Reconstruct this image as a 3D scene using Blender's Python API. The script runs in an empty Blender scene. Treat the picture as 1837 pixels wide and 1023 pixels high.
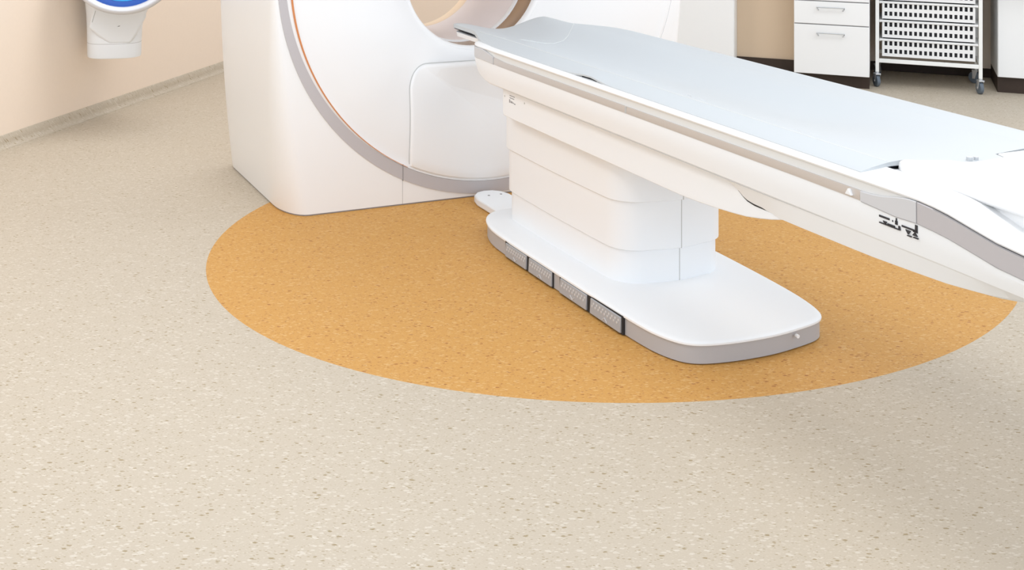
import bpy, bmesh, math
from math import sin, cos, pi, sqrt, atan2, exp
from mathutils import Vector

# ------------------------------------------------------------------ camera, world, lights, exposure
S = bpy.context.scene
COL = S.collection
cam = bpy.data.cameras.new('camera')
cam.sensor_fit = 'HORIZONTAL'
cam.sensor_width = 36.0
cam.lens = 2180 / 1837 * 36
cam.shift_x = (918.5 - 640) / 1837
cam.shift_y = -(511.5 + 285) / 1837
cam.clip_start = 0.05
camo = bpy.data.objects.new('camera', cam)
COL.objects.link(camo)
camo.location = (0, 0, 1.6)
camo.rotation_euler = (pi / 2, 0, 0)
S.camera = camo

w = bpy.data.worlds.new('room_light')
S.world = w
w.use_nodes = True
_n, _l = w.node_tree.nodes, w.node_tree.links
_tc = _n.new('ShaderNodeTexCoord')
_sx = _n.new('ShaderNodeSeparateXYZ')
_rp = _n.new('ShaderNodeValToRGB')      # added fill light: brightest towards the horizon, dimmer overhead
_l.new(_tc.outputs['Generated'], _sx.inputs[0])
_l.new(_sx.outputs['Z'], _rp.inputs[0])
_e = _rp.color_ramp.elements
_e[0].position, _e[0].color = 0.0, (1.0, 1.0, 1.0, 1)
_e[1].position, _e[1].color = 1.0, (0.36, 0.36, 0.36, 1)
_m = _e.new(0.35)
_m.color = (0.72, 0.72, 0.72, 1)
_t = _n.new('ShaderNodeMixRGB')
_t.blend_type = 'MULTIPLY'
_t.inputs[0].default_value = 1.0
_t.inputs[2].default_value = (0.905, 0.98, 1.08, 1)
_l.new(_rp.outputs[0], _t.inputs[1])
_l.new(_t.outputs[0], _n['Background'].inputs[0])
_n['Background'].inputs[1].default_value = 1.50

S.view_settings.view_transform = 'Standard'
S.view_settings.look = 'None'
S.view_settings.exposure = 0.36
S.view_settings.gamma = 1.0
S.view_settings.use_curve_mapping = False


def area_lamp(name, loc, sx, sy, power, col=(1, 0.99, 0.98)):
    l = bpy.data.lights.new(name, 'AREA')
    l.shape = 'RECTANGLE'
    l.size = sx
    l.size_y = sy
    l.energy = power
    l.color = col
    o = bpy.data.objects.new(name, l)
    o.location = loc
    COL.objects.link(o)
    return o


# unseen overhead lamps added for highlights and soft shadows; no ceiling is built
area_lamp('added_overhead_lamp', (-1.4, 3.2, 2.9), 1.2, 1.2, 24)
area_lamp('added_overhead_lamp', (1.6, 2.2, 2.9), 1.2, 1.2, 24)
area_lamp('added_overhead_lamp', (-0.4, 6.4, 2.9), 1.2, 1.2, 24)
area_lamp('added_overhead_lamp', (3.4, 5.6, 2.9), 1.2, 1.2, 24)

# ------------------------------------------------------------------ frames of the place
A = math.radians(21.07)       # the scanner stands turned by this angle: local x across the couch, y along it
UV = (cos(A), sin(A))
UU = (-sin(A), cos(A))
B = math.radians(-23.26)      # the room (walls, cabinets): local x along the back wall, y into the room's depth
RN = (cos(B), sin(B))
RW = (-sin(B), cos(B))


def scan(v, u, z=0.0):
    return Vector((v * UV[0] + u * UU[0], v * UV[1] + u * UU[1], z))


def room(n, wv, z=0.0):
    return Vector((n * RN[0] + wv * RW[0], n * RN[1] + wv * RW[1], z))


# ------------------------------------------------------------------ materials
def srgb(r, g, b):
    f = lambda c: (c / 255 / 12.92) if c / 255 <= 0.04045 else ((c / 255 + 0.055) / 1.055) ** 2.4
    return (f(r), f(g), f(b), 1)


def mat(name, col, rough=0.5, metal=0.0, spec=0.5, bump=0.0, bscale=200, coat=0.0, var=0.0):
    m = bpy.data.materials.new(name)
    m.use_nodes = True
    nt = m.node_tree
    p = nt.nodes['Principled BSDF']
    p.inputs['Base Color'].default_value = col
    p.inputs['Roughness'].default_value = rough
    p.inputs['Metallic'].default_value = metal
    p.inputs['Specular IOR Level'].default_value = spec
    p.inputs['Coat Weight'].default_value = coat
    tc = nt.nodes.new('ShaderNodeTexCoord')
    nz = nt.nodes.new('ShaderNodeTexNoise')
    nz.inputs['Scale'].default_value = bscale
    nt.links.new(tc.outputs['Object'], nz.inputs['Vector'])
    if var > 0:
        mx = nt.nodes.new('ShaderNodeMixRGB')
        mx.blend_type = 'MIX'
        mx.inputs[1].default_value = tuple(c * (1 - var) for c in col[:3]) + (1,)
        mx.inputs[2].default_value = tuple(min(1, c * (1 + var)) for c in col[:3]) + (1,)
        nt.links.new(nz.outputs[0], mx.inputs[0])
        nt.links.new(mx.outputs[0], p.inputs['Base Color'])
    if bump > 0:
        bp = nt.nodes.new('ShaderNodeBump')
        bp.inputs['Strength'].default_value = bump
        bp.inputs['Distance'].default_value = 0.001
        nt.links.new(nz.outputs[0], bp.inputs['Height'])
        nt.links.new(bp.outputs[0], p.inputs['Normal'])
    return m


def vinyl(name, base, light, dark, tint):
    """homogeneous vinyl: base colour with short pale and dark chips all running one way"""
    m = bpy.data.materials.new(name)
    m.use_nodes = True
    nt = m.node_tree
    N = nt.nodes
    L = nt.links
    p = N['Principled BSDF']
    p.inputs['Roughness'].default_value = 0.55
    p.inputs['Specular IOR Level'].default_value = 0.25
    geo = N.new('ShaderNodeNewGeometry')
    # height is folded into the second axis so that the upturned skirting keeps its speckle
    sp = N.new('ShaderNodeSeparateXYZ')
    L.new(geo.outputs['Position'], sp.inputs[0])
    yz = N.new('ShaderNodeMath')
    yz.operation = 'ADD'
    L.new(sp.outputs[1], yz.inputs[0])
    L.new(sp.outputs[2], yz.inputs[1])
    cb = N.new('ShaderNodeCombineXYZ')
    L.new(sp.outputs[0], cb.inputs[0])
    L.new(yz.outputs[0], cb.inputs[1])
    pos = cb.outputs[0]

    def chips(scale, stretch, lo, hi, size, off):
        mp = N.new('ShaderNodeMapping')
        mp.inputs['Rotation'].default_value = (0, 0, math.radians(-27))
        mp.inputs['Location'].default_value = (off, off * 1.7, 0)
        mp.inputs['Scale'].default_value = (scale, scale * stretch, 0.0)
        L.new(pos, mp.inputs['Vector'])
        # wobble the lookup so that the chips get ragged outlines
        nz = N.new('ShaderNodeTexNoise')
        nz.inputs['Scale'].default_value = 2.3
        nz.inputs['Detail'].default_value = 2
        L.new(mp.outputs[0], nz.inputs['Vector'])
        ad = N.new('ShaderNodeMixRGB')
        ad.blend_type = 'ADD'
        ad.inputs[0].default_value = 0.45
        L.new(mp.outputs[0], ad.inputs[1])
        L.new(nz.outputs['Color'], ad.inputs[2])
        vo = N.new('ShaderNodeTexVoronoi')
        vo.voronoi_dimensions = '2D'
        vo.feature = 'F1'
        vo.inputs['Scale'].default_value = 1.0
        L.new(ad.outputs[0], vo.inputs['Vector'])
        sep = N.new('ShaderNodeSeparateColor')
        L.new(vo.outputs['Color'], sep.inputs[0])
        # each chip has its own radius: only cells above lo get one, up to size
        mr = N.new('ShaderNodeMapRange')
        mr.inputs['From Min'].default_value = lo
        mr.inputs['From Max'].default_value = hi
        mr.inputs['To Min'].default_value = 0.0
        mr.inputs['To Max'].default_value = size
        L.new(sep.outputs[0], mr.inputs['Value'])
        sb = N.new('ShaderNodeMath')
        sb.operation = 'SUBTRACT'
        L.new(mr.outputs[0], sb.inputs[0])
        L.new(vo.outputs['Distance'], sb.inputs[1])
        st = N.new('ShaderNodeMapRange')
        st.interpolation_type = 'SMOOTHSTEP'
        st.inputs['From Min'].default_value = -0.02
        st.inputs['From Max'].default_value = 0.13
        L.new(sb.outputs[0], st.inputs['Value'])
        return st.outputs[0]

    def cloud(scale, detail, stretch):
        mp = N.new('ShaderNodeMapping')
        mp.inputs['Rotation'].default_value = (0, 0, math.radians(-27))
        mp.inputs['Scale'].default_value = (scale, scale * stretch, 0)
        L.new(pos, mp.inputs['Vector'])
        nz = N.new('ShaderNodeTexNoise')
        nz.inputs['Scale'].default_value = 1.0
        nz.inputs['Detail'].default_value = detail
        nz.inputs['Roughness'].default_value = 0.65
        L.new(mp.outputs[0], nz.inputs['Vector'])
        mr = N.new('ShaderNodeMapRange')
        mr.inputs['From Min'].default_value = 0.3
        mr.inputs['From Max'].default_value = 0.7
        L.new(nz.outputs[0], mr.inputs['Value'])
        return mr.outputs[0]

    def mix(a, b, fac, amount):
        mx = N.new('ShaderNodeMixRGB')
        mu = N.new('ShaderNodeMath')
        mu.operation = 'MULTIPLY'
        mu.inputs[1].default_value = amount
        L.new(fac, mu.inputs[0])
        L.new(mu.outputs[0], mx.inputs[0])
        if isinstance(a, tuple):
            mx.inputs[1].default_value = a
        else:
            L.new(a, mx.inputs[1])
        mx.inputs[2].default_value = b
        return mx.outputs[0]

    c = mix(base, tint, cloud(40, 5, 1.9), 0.45)
    c = mix(c, light, cloud(150, 3, 2.2), 0.22)
    c = mix(c, light, chips(62, 2.1, 0.70, 1.0, 0.60, 3.1), 0.55)
    c = mix(c, light, chips(120, 2.0, 0.74, 1.0, 0.55, 8.3), 0.40)
    c = mix(c, dark, chips(52, 2.0, 0.87, 1.0, 0.40, 17.7), 0.80)
    c = mix(c, dark, chips(105, 2.0, 0.76, 1.0, 0.48, 29.9), 0.50)
    L.new(c, p.inputs['Base Color'])
    return m


M = {}
M['white'] = mat('white_gloss_plastic', (0.845, 0.845, 0.84, 1), 0.38, spec=0.4, bump=0.03, bscale=90)
M['white_matt'] = mat('white_moulded_cover', (0.862, 0.88, 0.895, 1), 0.5, spec=0.3, bump=0.03, bscale=120)
M['grey'] = mat('grey_lacquer', (0.46, 0.46, 0.475, 1), 0.4, spec=0.4, bump=0.03, bscale=120)
M['ring_grey'] = mat('warm_grey_trim', (0.50, 0.475, 0.48, 1), 0.42, spec=0.4, bump=0.02)
M['light_grey'] = mat('pale_grey_plastic', (0.60, 0.60, 0.61, 1), 0.45, bump=0.02)
M['strip'] = mat('pale_rail_plastic', (0.74, 0.74, 0.72, 1), 0.4, bump=0.02)
M['alu'] = mat('brushed_aluminium', (0.62, 0.585, 0.56, 1), 0.38, metal=0.55, bump=0.05, bscale=300)
M['steel'] = mat('polished_steel', (0.82, 0.82, 0.84, 1), 0.22, metal=0.9, bump=0.02)
M['dark'] = mat('dark_gap', (0.02, 0.02, 0.022, 1), 0.7, bump=0.02)
M['navy'] = mat('dark_blue_liner', (0.012, 0.014, 0.028, 1), 0.7, bump=0.02)
M['seam'] = mat('grey_joint_and_shade', (0.30, 0.29, 0.29, 1), 0.7, bump=0.02)
M['softseam'] = mat('pale_joint_and_shade', (0.52, 0.52, 0.51, 1), 0.7, bump=0.02)
M['orange_line'] = mat('orange_pinstripe', srgb(205, 130, 76), 0.5, bump=0.02)
M['mattress'] = mat('pale_blue_vinyl', (0.545, 0.57, 0.58, 1), 0.45, spec=0.35, bump=0.08, bscale=160)
M['mattress_seam'] = mat('pale_blue_welt', (0.63, 0.64, 0.63, 1), 0.5, bump=0.02)
M['tunnel'] = mat('lilac_grey_bore', (0.80, 0.735, 0.725, 1), 0.35, spec=0.4, bump=0.02)
M['cream'] = mat('cream_bore_rim', srgb(240, 218, 190), 0.5, bump=0.02)
M['amber'] = mat('amber_scan_window', (0.33, 0.19, 0.09, 1), 0.25, spec=0.5, bump=0.02)
M['peach'] = mat('peach_wall_paint', srgb(240, 223, 205), 0.75, spec=0.2, bump=0.05, bscale=60, var=0.015)
M['shaded_panel'] = mat('shaded_peach_board', srgb(208, 186, 160), 0.7, spec=0.2, bump=0.04, var=0.02)
M['brown'] = mat('dark_brown_plinth', srgb(58, 46, 38), 0.6, spec=0.3, bump=0.06, var=0.15, bscale=40)
M['laminate'] = mat('white_laminate', (0.84, 0.84, 0.83, 1), 0.45, spec=0.3, bump=0.02)
M['worktop'] = mat('grey_worktop', (0.55, 0.54, 0.52, 1), 0.5, bump=0.05)
M['wire'] = mat('white_powder_coat', (0.86, 0.86, 0.83, 1), 0.4, bump=0.02)
M['basket'] = mat('white_basket_plastic', (0.83, 0.83, 0.82, 1), 0.45, bump=0.02)
M['basket_shade'] = mat('charcoal_inner_shade', (0.018, 0.018, 0.022, 1), 0.75, bump=0.04)
M['rubber'] = mat('grey_castor_rubber', srgb(96, 106, 116), 0.55, bump=0.04)
M['zinc'] = mat('zinc_castor', (0.62, 0.64, 0.66, 1), 0.35, metal=0.7, bump=0.02)
M['blue'] = mat('deep_blue_enamel', srgb(18, 82, 178), 0.35, bump=0.02)
M['cyan'] = mat('bright_blue_enamel', srgb(40, 160, 228), 0.35, bump=0.02)
M['silver'] = mat('satin_silver', (0.70, 0.70, 0.72, 1), 0.33, metal=0.35, bump=0.02)
M['ink'] = mat('black_print', (0.03, 0.03, 0.035, 1), 0.6, bump=0.01)
M['grey_ink'] = mat('grey_print', (0.30, 0.30, 0.31, 1), 0.6, bump=0.01)
M['pedal'] = mat('grey_pedal', (0.40, 0.41, 0.43, 1), 0.45, bump=0.05)
M['dots'] = mat('pale_grip_dots', (0.62, 0.62, 0.63, 1), 0.45, bump=0.02)
M['floor'] = vinyl('beige_speckled_vinyl', (0.53, 0.455, 0.355, 1), (0.70, 0.64, 0.55, 1), (0.30, 0.225, 0.11, 1), (0.49, 0.415, 0.315, 1))
M['inlay'] = vinyl('orange_speckled_vinyl', (0.61, 0.315, 0.074, 1), (0.72, 0.47, 0.21, 1), (0.31, 0.095, 0.02, 1), (0.51, 0.238, 0.054, 1))


# ------------------------------------------------------------------ helpers
def finish(name, bm, m, parent=None, origin=(0, 0, 0), angle=35, bevel=0.0, smooth=True, seg=2):
    bmesh.ops.recalc_face_normals(bm, faces=bm.faces[:])
    if any(origin):
        bmesh.ops.translate(bm, verts=bm.verts[:], vec=(-origin[0], -origin[1], -origin[2]))
    me = bpy.data.meshes.new(name)
    bm.to_mesh(me)
    bm.free()
    ms = m if isinstance(m, (list, tuple)) else [m]
    for q in ms:
        me.materials.append(q)
    if smooth:
        for f in me.polygons:
            f.use_smooth = True
        me.set_sharp_from_angle(angle=math.radians(angle))
    o = bpy.data.objects.new(name, me)
    COL.objects.link(o)
    if parent is not None:
        o.parent = parent
    if bevel > 0:
        b = o.modifiers.new('bevel', 'BEVEL')
        b.width = bevel
        b.segments = seg
        b.limit_method = 'ANGLE'
        b.angle_limit = math.radians(40)
        b.harden_normals = False
    return o


def box(bm, x0, x1, y0, y1, z0, z1, mi=0):
    vs = [bm.verts.new(p) for p in ((x0, y0, z0), (x1, y0, z0), (x1, y1, z0), (x0, y1, z0), (x0, y0, z1), (x1, y0, z1), (x1, y1, z1), (x0, y1, z1))]
    for q in ((0, 1, 2, 3), (4, 5, 6, 7), (0, 1, 5, 4), (1, 2, 6, 5), (2, 3, 7, 6), (3, 0, 4, 7)):
        f = bm.faces.new([vs[i] for i in q])
        f.material_index = mi
    return vs


def loft(bm, rings, closed=True, cap=True, mi=0):
    R = [[bm.verts.new(p) for p in r] for r in rings]
    n = len(R[0])
    for a, b in zip(R[:-1], R[1:]):
        for i in range(n if closed else n - 1):
            j = (i + 1) % n
            f = bm.faces.new((a[i], a[j], b[j], b[i]))
            f.material_index = mi
    if cap and closed:
        bm.faces.new(R[0]).material_index = mi
        bm.faces.new(R[-1]).material_index = mi
    return R


def prism(bm, poly, axis, a, b, mi=0):
    """extrude a 2-D polygon along an axis: 'z' poly=(x,y), 'x' poly=(y,z), 'y' poly=(x,z)"""
    def p3(p, t):
        return {'z': (p[0], p[1], t), 'x': (t, p[0], p[1]), 'y': (p[0], t, p[1])}[axis]
    return loft(bm, [[p3(p, a) for p in poly], [p3(p, b) for p in poly]], mi=mi)


def tube(bm, pts, r, seg=10, closed=False, mi=0):
    pts = [Vector(p) for p in pts]
    rings = []
    up = Vector((0.13, 0.21, 0.97)).normalized()
    n = len(pts)
    for i, p in enumerate(pts):
        if closed:
            t = pts[(i + 1) % n] - pts[i - 1]
        else:
            t = pts[min(i + 1, n - 1)] - pts[max(i - 1, 0)]
        t.normalize()
        a = t.cross(up)
        if a.length < 1e-3:
            a = t.cross(Vector((1, 0, 0)))
        a.normalize()
        b = t.cross(a)
        rr = r[i] if isinstance(r, (list, tuple)) else r
        rings.append([p + a * rr * cos(2 * pi * k / seg) + b * rr * sin(2 * pi * k / seg) for k in range(seg)])
    if closed:
        rings.append(rings[0])
        loft(bm, rings, cap=False, mi=mi)
        bmesh.ops.remove_doubles(bm, verts=bm.verts[:], dist=1e-6)
    else:
        loft(bm, rings, mi=mi)


def cyl(bm, c, r, h, axis='z', seg=24, mi=0, r2=None):
    r2 = r if r2 is None else r2
    rings = []
    for rr, t in ((r, 0), (r2, h)):
        ring = []
        for k in range(seg):
            a = 2 * pi * k / seg
            x, y = rr * cos(a), rr * sin(a)
            ring.append({'z': (c[0] + x, c[1] + y, c[2] + t), 'y': (c[0] + x, c[1] + t, c[2] + y), 'x': (c[0] + t, c[1] + x, c[2] + y)}[axis])
        rings.append(ring)
    loft(bm, rings, mi=mi)


def interp(tab, x):
    tab = sorted(tab)
    if x <= tab[0][0]:
        return tab[0][1]
    for (a, fa), (b, fb) in zip(tab[:-1], tab[1:]):
        if x <= b:
            t = (x - a) / (b - a)
            return fa + (fb - fa) * t
    return tab[-1][1]


def smooth_closed(pts, it=2):
    for _ in range(it):
        q = []
        n = len(pts)
        for i in range(n):
            a, b = pts[i], pts[(i + 1) % n]
            q.append(tuple(a[k] * .75 + b[k] * .25 for k in range(len(a))))
            q.append(tuple(a[k] * .25 + b[k] * .75 for k in range(len(a))))
        pts = q
    return pts


def round_rect(x0, x1, y0, y1, r, seg=8):
    """r = radius or four radii (x0y0, x1y0, x1y1, x0y1)"""
    rs = r if isinstance(r, (list, tuple)) else (r,) * 4
    out = []
    for (cx, cy, a0, rr) in ((x0 + rs[0], y0 + rs[0], pi, rs[0]), (x1 - rs[1], y0 + rs[1], 1.5 * pi, rs[1]), (x1 - rs[2], y1 - rs[2], 0, rs[2]), (x0 + rs[3], y1 - rs[3], .5 * pi, rs[3])):
        for k in range(seg + 1):
            a = a0 + .5 * pi * k / seg
            out.append((cx + rr * cos(a), cy + rr * sin(a)))
    return out


def inset(poly, d):
    """move an outline inwards by d"""
    n = len(poly)
    out = []
    ar = sum(poly[i][0] * poly[(i + 1) % n][1] - poly[(i + 1) % n][0] * poly[i][1] for i in range(n))
    sg = 1 if ar > 0 else -1
    for i in range(n):
        a, b = poly[i - 1], poly[(i + 1) % n]
        t = Vector((b[0] - a[0], b[1] - a[1]))
        t.normalize()
        out.append((poly[i][0] - t.y * d * sg, poly[i][1] + t.x * d * sg))
    return out


def tag(o, label, cat, group=None):
    o['label'] = label
    o['category'] = cat
    if group:
        o['group'] = group
    return o


def thing(name, loc, rotz, label, cat, group=None):
    o = bpy.data.objects.new(name, None)
    o.empty_display_size = 0.1
    o.location = loc
    o.rotation_euler = (0, 0, rotz)
    COL.objects.link(o)
    return tag(o, label, cat, group)


def structure(o, label=None):
    o['kind'] = 'structure'
    if label:
        o['label'] = label
    return o


# ------------------------------------------------------------------ the setting
NL, WB = -4.192, 9.25          # left wall plane, back wall plane
bm = bmesh.new()
ell = []
for k in range(192):
    a = 2 * pi * k / 192
    ca, sa = 1.6432 * cos(a), 1.3763 * sin(a)
    ell.append((1.0168 + ca * 0.8849 - sa * 0.4658, 4.8975 + ca * 0.4658 + sa * 0.8849))
fc = [room(NL - .1, -3), room(6.5, -3), room(6.5, WB + .1), room(NL - .1, WB + .1)]
# floor slab with the round cut-out for the inlay
outer = []
for k in range(192):
    a = 2 * pi * k / 192
    d = Vector((cos(a) * 0.8849 - sin(a) * 0.4658, cos(a) * 0.4658 + sin(a) * 0.8849))
    p = Vector((1.0168, 4.8975))
    t = 1e9
    for i in range(4):
        p0 = fc[i].xy
        e = fc[(i + 1) % 4].xy - p0
        den = d.x * e.y - d.y * e.x
        if abs(den) > 1e-9:
            tt = ((p0 - p).x * e.y - (p0 - p).y * e.x) / den
            if tt > 0:
                t = min(t, tt)
    outer.append(p + d * t)
loft(bm, [[(p[0], p[1], 0) for p in ell], [(p[0], p[1], 0) for p in outer], [(p[0], p[1], -.05) for p in outer], [(p[0], p[1], -.05) for p in ell]], cap=False)
structure(finish('floor', bm, M['floor'], smooth=False), 'beige speckled vinyl floor')
bm = bmesh.new()
prism(bm, ell, 'z', -.05, 0.0)
structure(finish('trim_1', bm, M['inlay'], smooth=False), 'orange speckled round vinyl inlay in the floor under the scanner')

rot = (0, 0, B)


def room_obj(o):
    o.rotation_euler = rot
    return o


bm = bmesh.new()
box(bm, NL - .1, NL, -3, WB + .1, 0, 2.9)
structure(room_obj(finish('wall_left', bm, M['peach'], smooth=False)), 'peach painted wall at left')
bm = bmesh.new()
box(bm, NL, 6.5, WB, WB + .1, 0, 2.9)
structure(room_obj(finish('wall_back', bm, M['peach'], smooth=False)), 'peach painted back wall behind scanner and cabinets')
# coved skirting: the floor vinyl turned up the wall
cove = [(0, 0), (.030, 0), (.030, .0015)] + [(.006 + .024 * (1 - sin(t * pi / 16)), .0015 + .030 * (1 - cos(t * pi / 16))) for t in range(1, 9)] + [(.006, .068), (.004, .070), (0, .070)]
bm = bmesh.new()
prism(bm, [(NL + a, z) for a, z in cove], 'y', -3, WB)
structure(room_obj(finish('baseboard_left', bm, M['floor'], angle=50)), 'coved vinyl skirting along the peach wall')
bm = bmesh.new()
box(bm, -.514, 6.5, WB - .012, WB, 0, .06)
structure(room_obj(finish('baseboard_back', bm, M['brown'], bevel=.003)), 'dark brown skirting behind the trolley')
# boarded recess between the two cabinets; peach darkened to beige as painted shade
bm = bmesh.new()
box(bm, -.889, -.515, 8.62, 8.66, 0, .855)
structure(room_obj(finish('trim_2', bm, M['shaded_panel'], bevel=.002)), 'peach board with shade painted into its colour, closing the gap between the cabinets')
bm = bmesh.new()
box(bm, -.889, -.515, 8.605, 8.62, 0, .137)
structure(room_obj(finish('trim_3', bm, M['brown'], bevel=.002)), 'dark brown plinth under the shaded peach board')

# ------------------------------------------------------------------ scanner gantry
VC, ZC, RO = 2.55, 1.03, 1.018
UF, UBK = 4.91, 5.86
BV, BZ, BR = 2.574, .984, .347
GO = (VC, 5.38, 0)
gantry = thing('scanner_gantry', scan(VC, 5.38, 0), A, 'large white ring shaped CT scanner gantry with a round bore and grey arc', 'scanner')


def side(z):       # half width outline of the body: returns (left edge v, left flat start v)
    s = min(1.0, abs(z - ZC) / ZC)
    return 1.510 + .064 * s ** 2, 1.528 + .150 * s ** 1.4


bm = bmesh.new()
zs = [.006] + [ZC - RO * cos(pi * k / 96) for k in range(97)] + [2.06]
rowsL, rowsR, body = [], [], []
for z in zs:
    vl, vf = side(z)
    rc = vf - vl
    ru = max(rc * 1.9, .03)
    half = []
    half.append((vf, UF))
    for k in range(1, 9):
        a = pi / 2 * k / 8
        half.append((vf - rc * sin(a), UF + ru * (1 - cos(a))))
    for k in range(1, 6):
        half.append((vl, UF + ru + (UBK - .10 - UF - ru) * k / 6))
    for k in range(0, 7):
        a = pi / 2 * k / 6
        half.append((vl + .10 * (1 - cos(a)), UBK - .10 + .10 * sin(a)))
    left = [(v, u, z) for v, u in half]
    right = [(2 * VC - v, u, z) for v, u in reversed(half)]
    body.append(left + right)
n = len(body[0])
Ra = loft(bm, [b[:n // 2] for b in body], closed=False, cap=False)
Rb = loft(bm, [b[n // 2:] for b in body], closed=False, cap=False)
R = [a + b for a, b in zip(Ra, Rb)]


def fill_face(idxL, idxR, cv, cz, r, u):
    """front or rear face of the body, row by row, leaving the round hole open"""
    prev = None
    for ring, z in zip(R, zs):
        d = r * r - (z - cz) ** 2
        hw = sqrt(d) if d > 1e-9 else 0.0
        a = bm.verts.new((cv - hw, u, z))
        b = bm.verts.new((cv + hw, u, z)) if hw > 0 else a
        cur = (ring[idxL], a, b, ring[idxR])
        if prev:
            for x, y in ((0, 1), (2, 3)):
                q = [prev[x], prev[y], cur[y], cur[x]]
                bm.faces.new(list(dict.fromkeys(q)))
            if prev[1] is prev[2] and cur[1] is cur[2]:
                pass
        prev = cur


fill_face(0, n - 1, VC, ZC, RO, UF)
fill_face(n // 2 - 1, n // 2, BV, BZ, BR + .012, UBK)
bm.faces.new(R[-1])
bm.faces.new(R[0])
finish('housing', bm, M['white'], gantry, GO, angle=50)
bm = bmesh.new()
foot_line = inset([(p[0], p[1]) for p in body[0]], .004)
prism(bm, foot_line, 'z', 0, .0075)
finish('base_shade_strip', bm, M['seam'], gantry, GO)  # shadow line at the floor, put in as a dark grey strip


def circ(cv, cz, r, u, a0=0.0, a1=2 * pi, n=128):
    return [(cv + r * cos(a0 + (a1 - a0) * k / n), u, cz + r * sin(a0 + (a1 - a0) * k / n)) for k in range(n + (0 if abs(a1 - a0 - 2 * pi) < 1e-6 else 1))]


# grey arc that runs round the front of the gantry
RZ, RI = 1.053, .985


def arc_ring(a0, a1, n, uf=UF - .004, ub=UF + .03, ro=RO, ri=RI, zo=ZC, zi=RZ):
    o = circ(VC, zo, ro, uf, a0, a1, n)
    i = circ(VC, zi, ri, uf, a0, a1, n)
    o2 = [(p[0], ub, p[2]) for p in o]
    i2 = [(p[0], ub, p[2]) for p in i]
    return [[a, b, c, d] for a, b, c, d in zip(i, o, o2, i2)]


bm = bmesh.new()
loft(bm, arc_ring(math.radians(55), math.radians(300), 160))
finish('trim_ring', bm, M['ring_grey'], gantry, GO, angle=40)
bm = bmesh.new()
loft(bm, arc_ring(math.radians(-60), math.radians(55), 80))
finish('ring_infill', bm, M['white'], gantry, GO, angle=40)

# dished front cover inside the arc
def dish(t):
    c = t ** 1.2
    return (VC + (BV - VC) * c, ZC + (BZ - ZC) * c, .955 + (BR + .018 - .955) * t, UF + .003 + .215 * t ** 2.4)


def cover_u(v, z):
    """depth of the dished cover at a point of the front"""
    lo, hi = 0.0, 1.0
    for _ in range(40):
        t = (lo + hi) / 2
        cv, cz, r, u = dish(t)
        if sqrt((v - cv) ** 2 + (z - cz) ** 2) < r:
            lo = t
        else:
            hi = t
    return dish(lo)[3]


bm = bmesh.new()
rings = [circ(VC, RZ, RI, UF - .001), circ(VC, 1.035, .966, UF - .004), circ(VC, ZC, .955, UF - .001)]
K = 36
for k in range(1, K + 1):
    cv, cz, r, u = dish(k / K)
    rings.append(circ(cv, cz, r, u))
for k in range(1, 7):
    a = pi / 2 * k / 6
    rings.append(circ(BV, BZ, BR + .018 * (1 - sin(a)), UF + .218 + .03 * (1 - cos(a))))
loft(bm, rings, cap=False)
finish('front_cover', bm, M['white'], gantry, GO, angle=30)

# orange pinstripe, tapering out towards the bottom
bm = bmesh.new()
sec = []
for k in range(121):
    a = math.radians(75 + (244 - 75) * k / 120)
    wd = .0034 * min(1, (121 - k) / 40) + .0006
    rr = .9600
    P = lambda r, u: (VC + r * cos(a), u, ZC + r * sin(a))
    sec.append([P(rr - wd, UF - .0075), P(rr + wd, UF - .0085), P(rr + wd, UF + .004), P(rr - wd, UF + .004)])
loft(bm, sec)
finish('accent_line', bm, M['orange_line'], gantry, GO)

# lower access panel below the bore, standing proud of the dished cover
def panel_poly(g):
    x0, x1, zt, r = 2.142 - g, 2.985 + g, .590 + g, .105 + g
    pts = []
    for k in range(13):
        a = pi - pi / 2 * k / 12
        pts.append((x0 + r + r * cos(a), zt - r + r * sin(a)))
    for k in range(13):
        a = pi / 2 - pi / 2 * k / 12
        pts.append((x1 - r + r * cos(a), zt - r + r * sin(a)))
    for k in range(31):
        x = x1 + (x0 - x1) * k / 30
        pts.append((x, RZ - sqrt((.972 + g * .2) ** 2 - (x - VC) ** 2)))
    for k in range(1, 16):
        pts.append((x0, pts[-1][1] + 0))
        zz = pts[-1][1] if k == 1 else zz
        pts[-1] = (x0, zz + (zt - r - zz) * k / 16)
    return [(v + .022 * min(1, max(0, (z - .22) / .3)), z) for v, z in pts]


PC = (2.56, .33)


def panel_ring(g, s, off):
    return [(p[0], cover_u(p[0], p[1]) - off, p[1]) for p in [(PC[0] + (v - PC[0]) * s, PC[1] + (z - PC[1]) * s) for v, z in panel_poly(g)]]


bm = bmesh.new()
loft(bm, [panel_ring(0, 1, -.004), panel_ring(0, 1, .006), panel_ring(-.003, 1, .011), panel_ring(-.008, 1, .0135), panel_ring(-.014, 1, .014), panel_ring(-.014, .85, .014), panel_ring(-.014, .65, .014), panel_ring(-.014, .45, .014), panel_ring(-.014, .25, .014), panel_ring(-.014, .05, .014)])
finish('lower_panel', bm, M['white'], gantry, GO, angle=60)
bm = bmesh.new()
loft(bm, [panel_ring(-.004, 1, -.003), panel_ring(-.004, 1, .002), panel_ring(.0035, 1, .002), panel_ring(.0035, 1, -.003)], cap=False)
finish('panel_gap_shade', bm, M['softseam'], gantry, GO)  # grey strip painting the shadow gap round the panel

# vertical joint in the grey arc and the skirt below it
bm = bmesh.new()
box(bm, 2.1055, 2.1095, UF - .0050, UF + .01, .108, .180)
finish('arc_joint', bm, M['seam'], gantry, GO, smooth=False)
bm = bmesh.new()
box(bm, 2.1065, 2.1085, UF - .0006, UF + .01, .006, .110)
finish('skirt_joint', bm, M['softseam'], gantry, GO, smooth=False)

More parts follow.
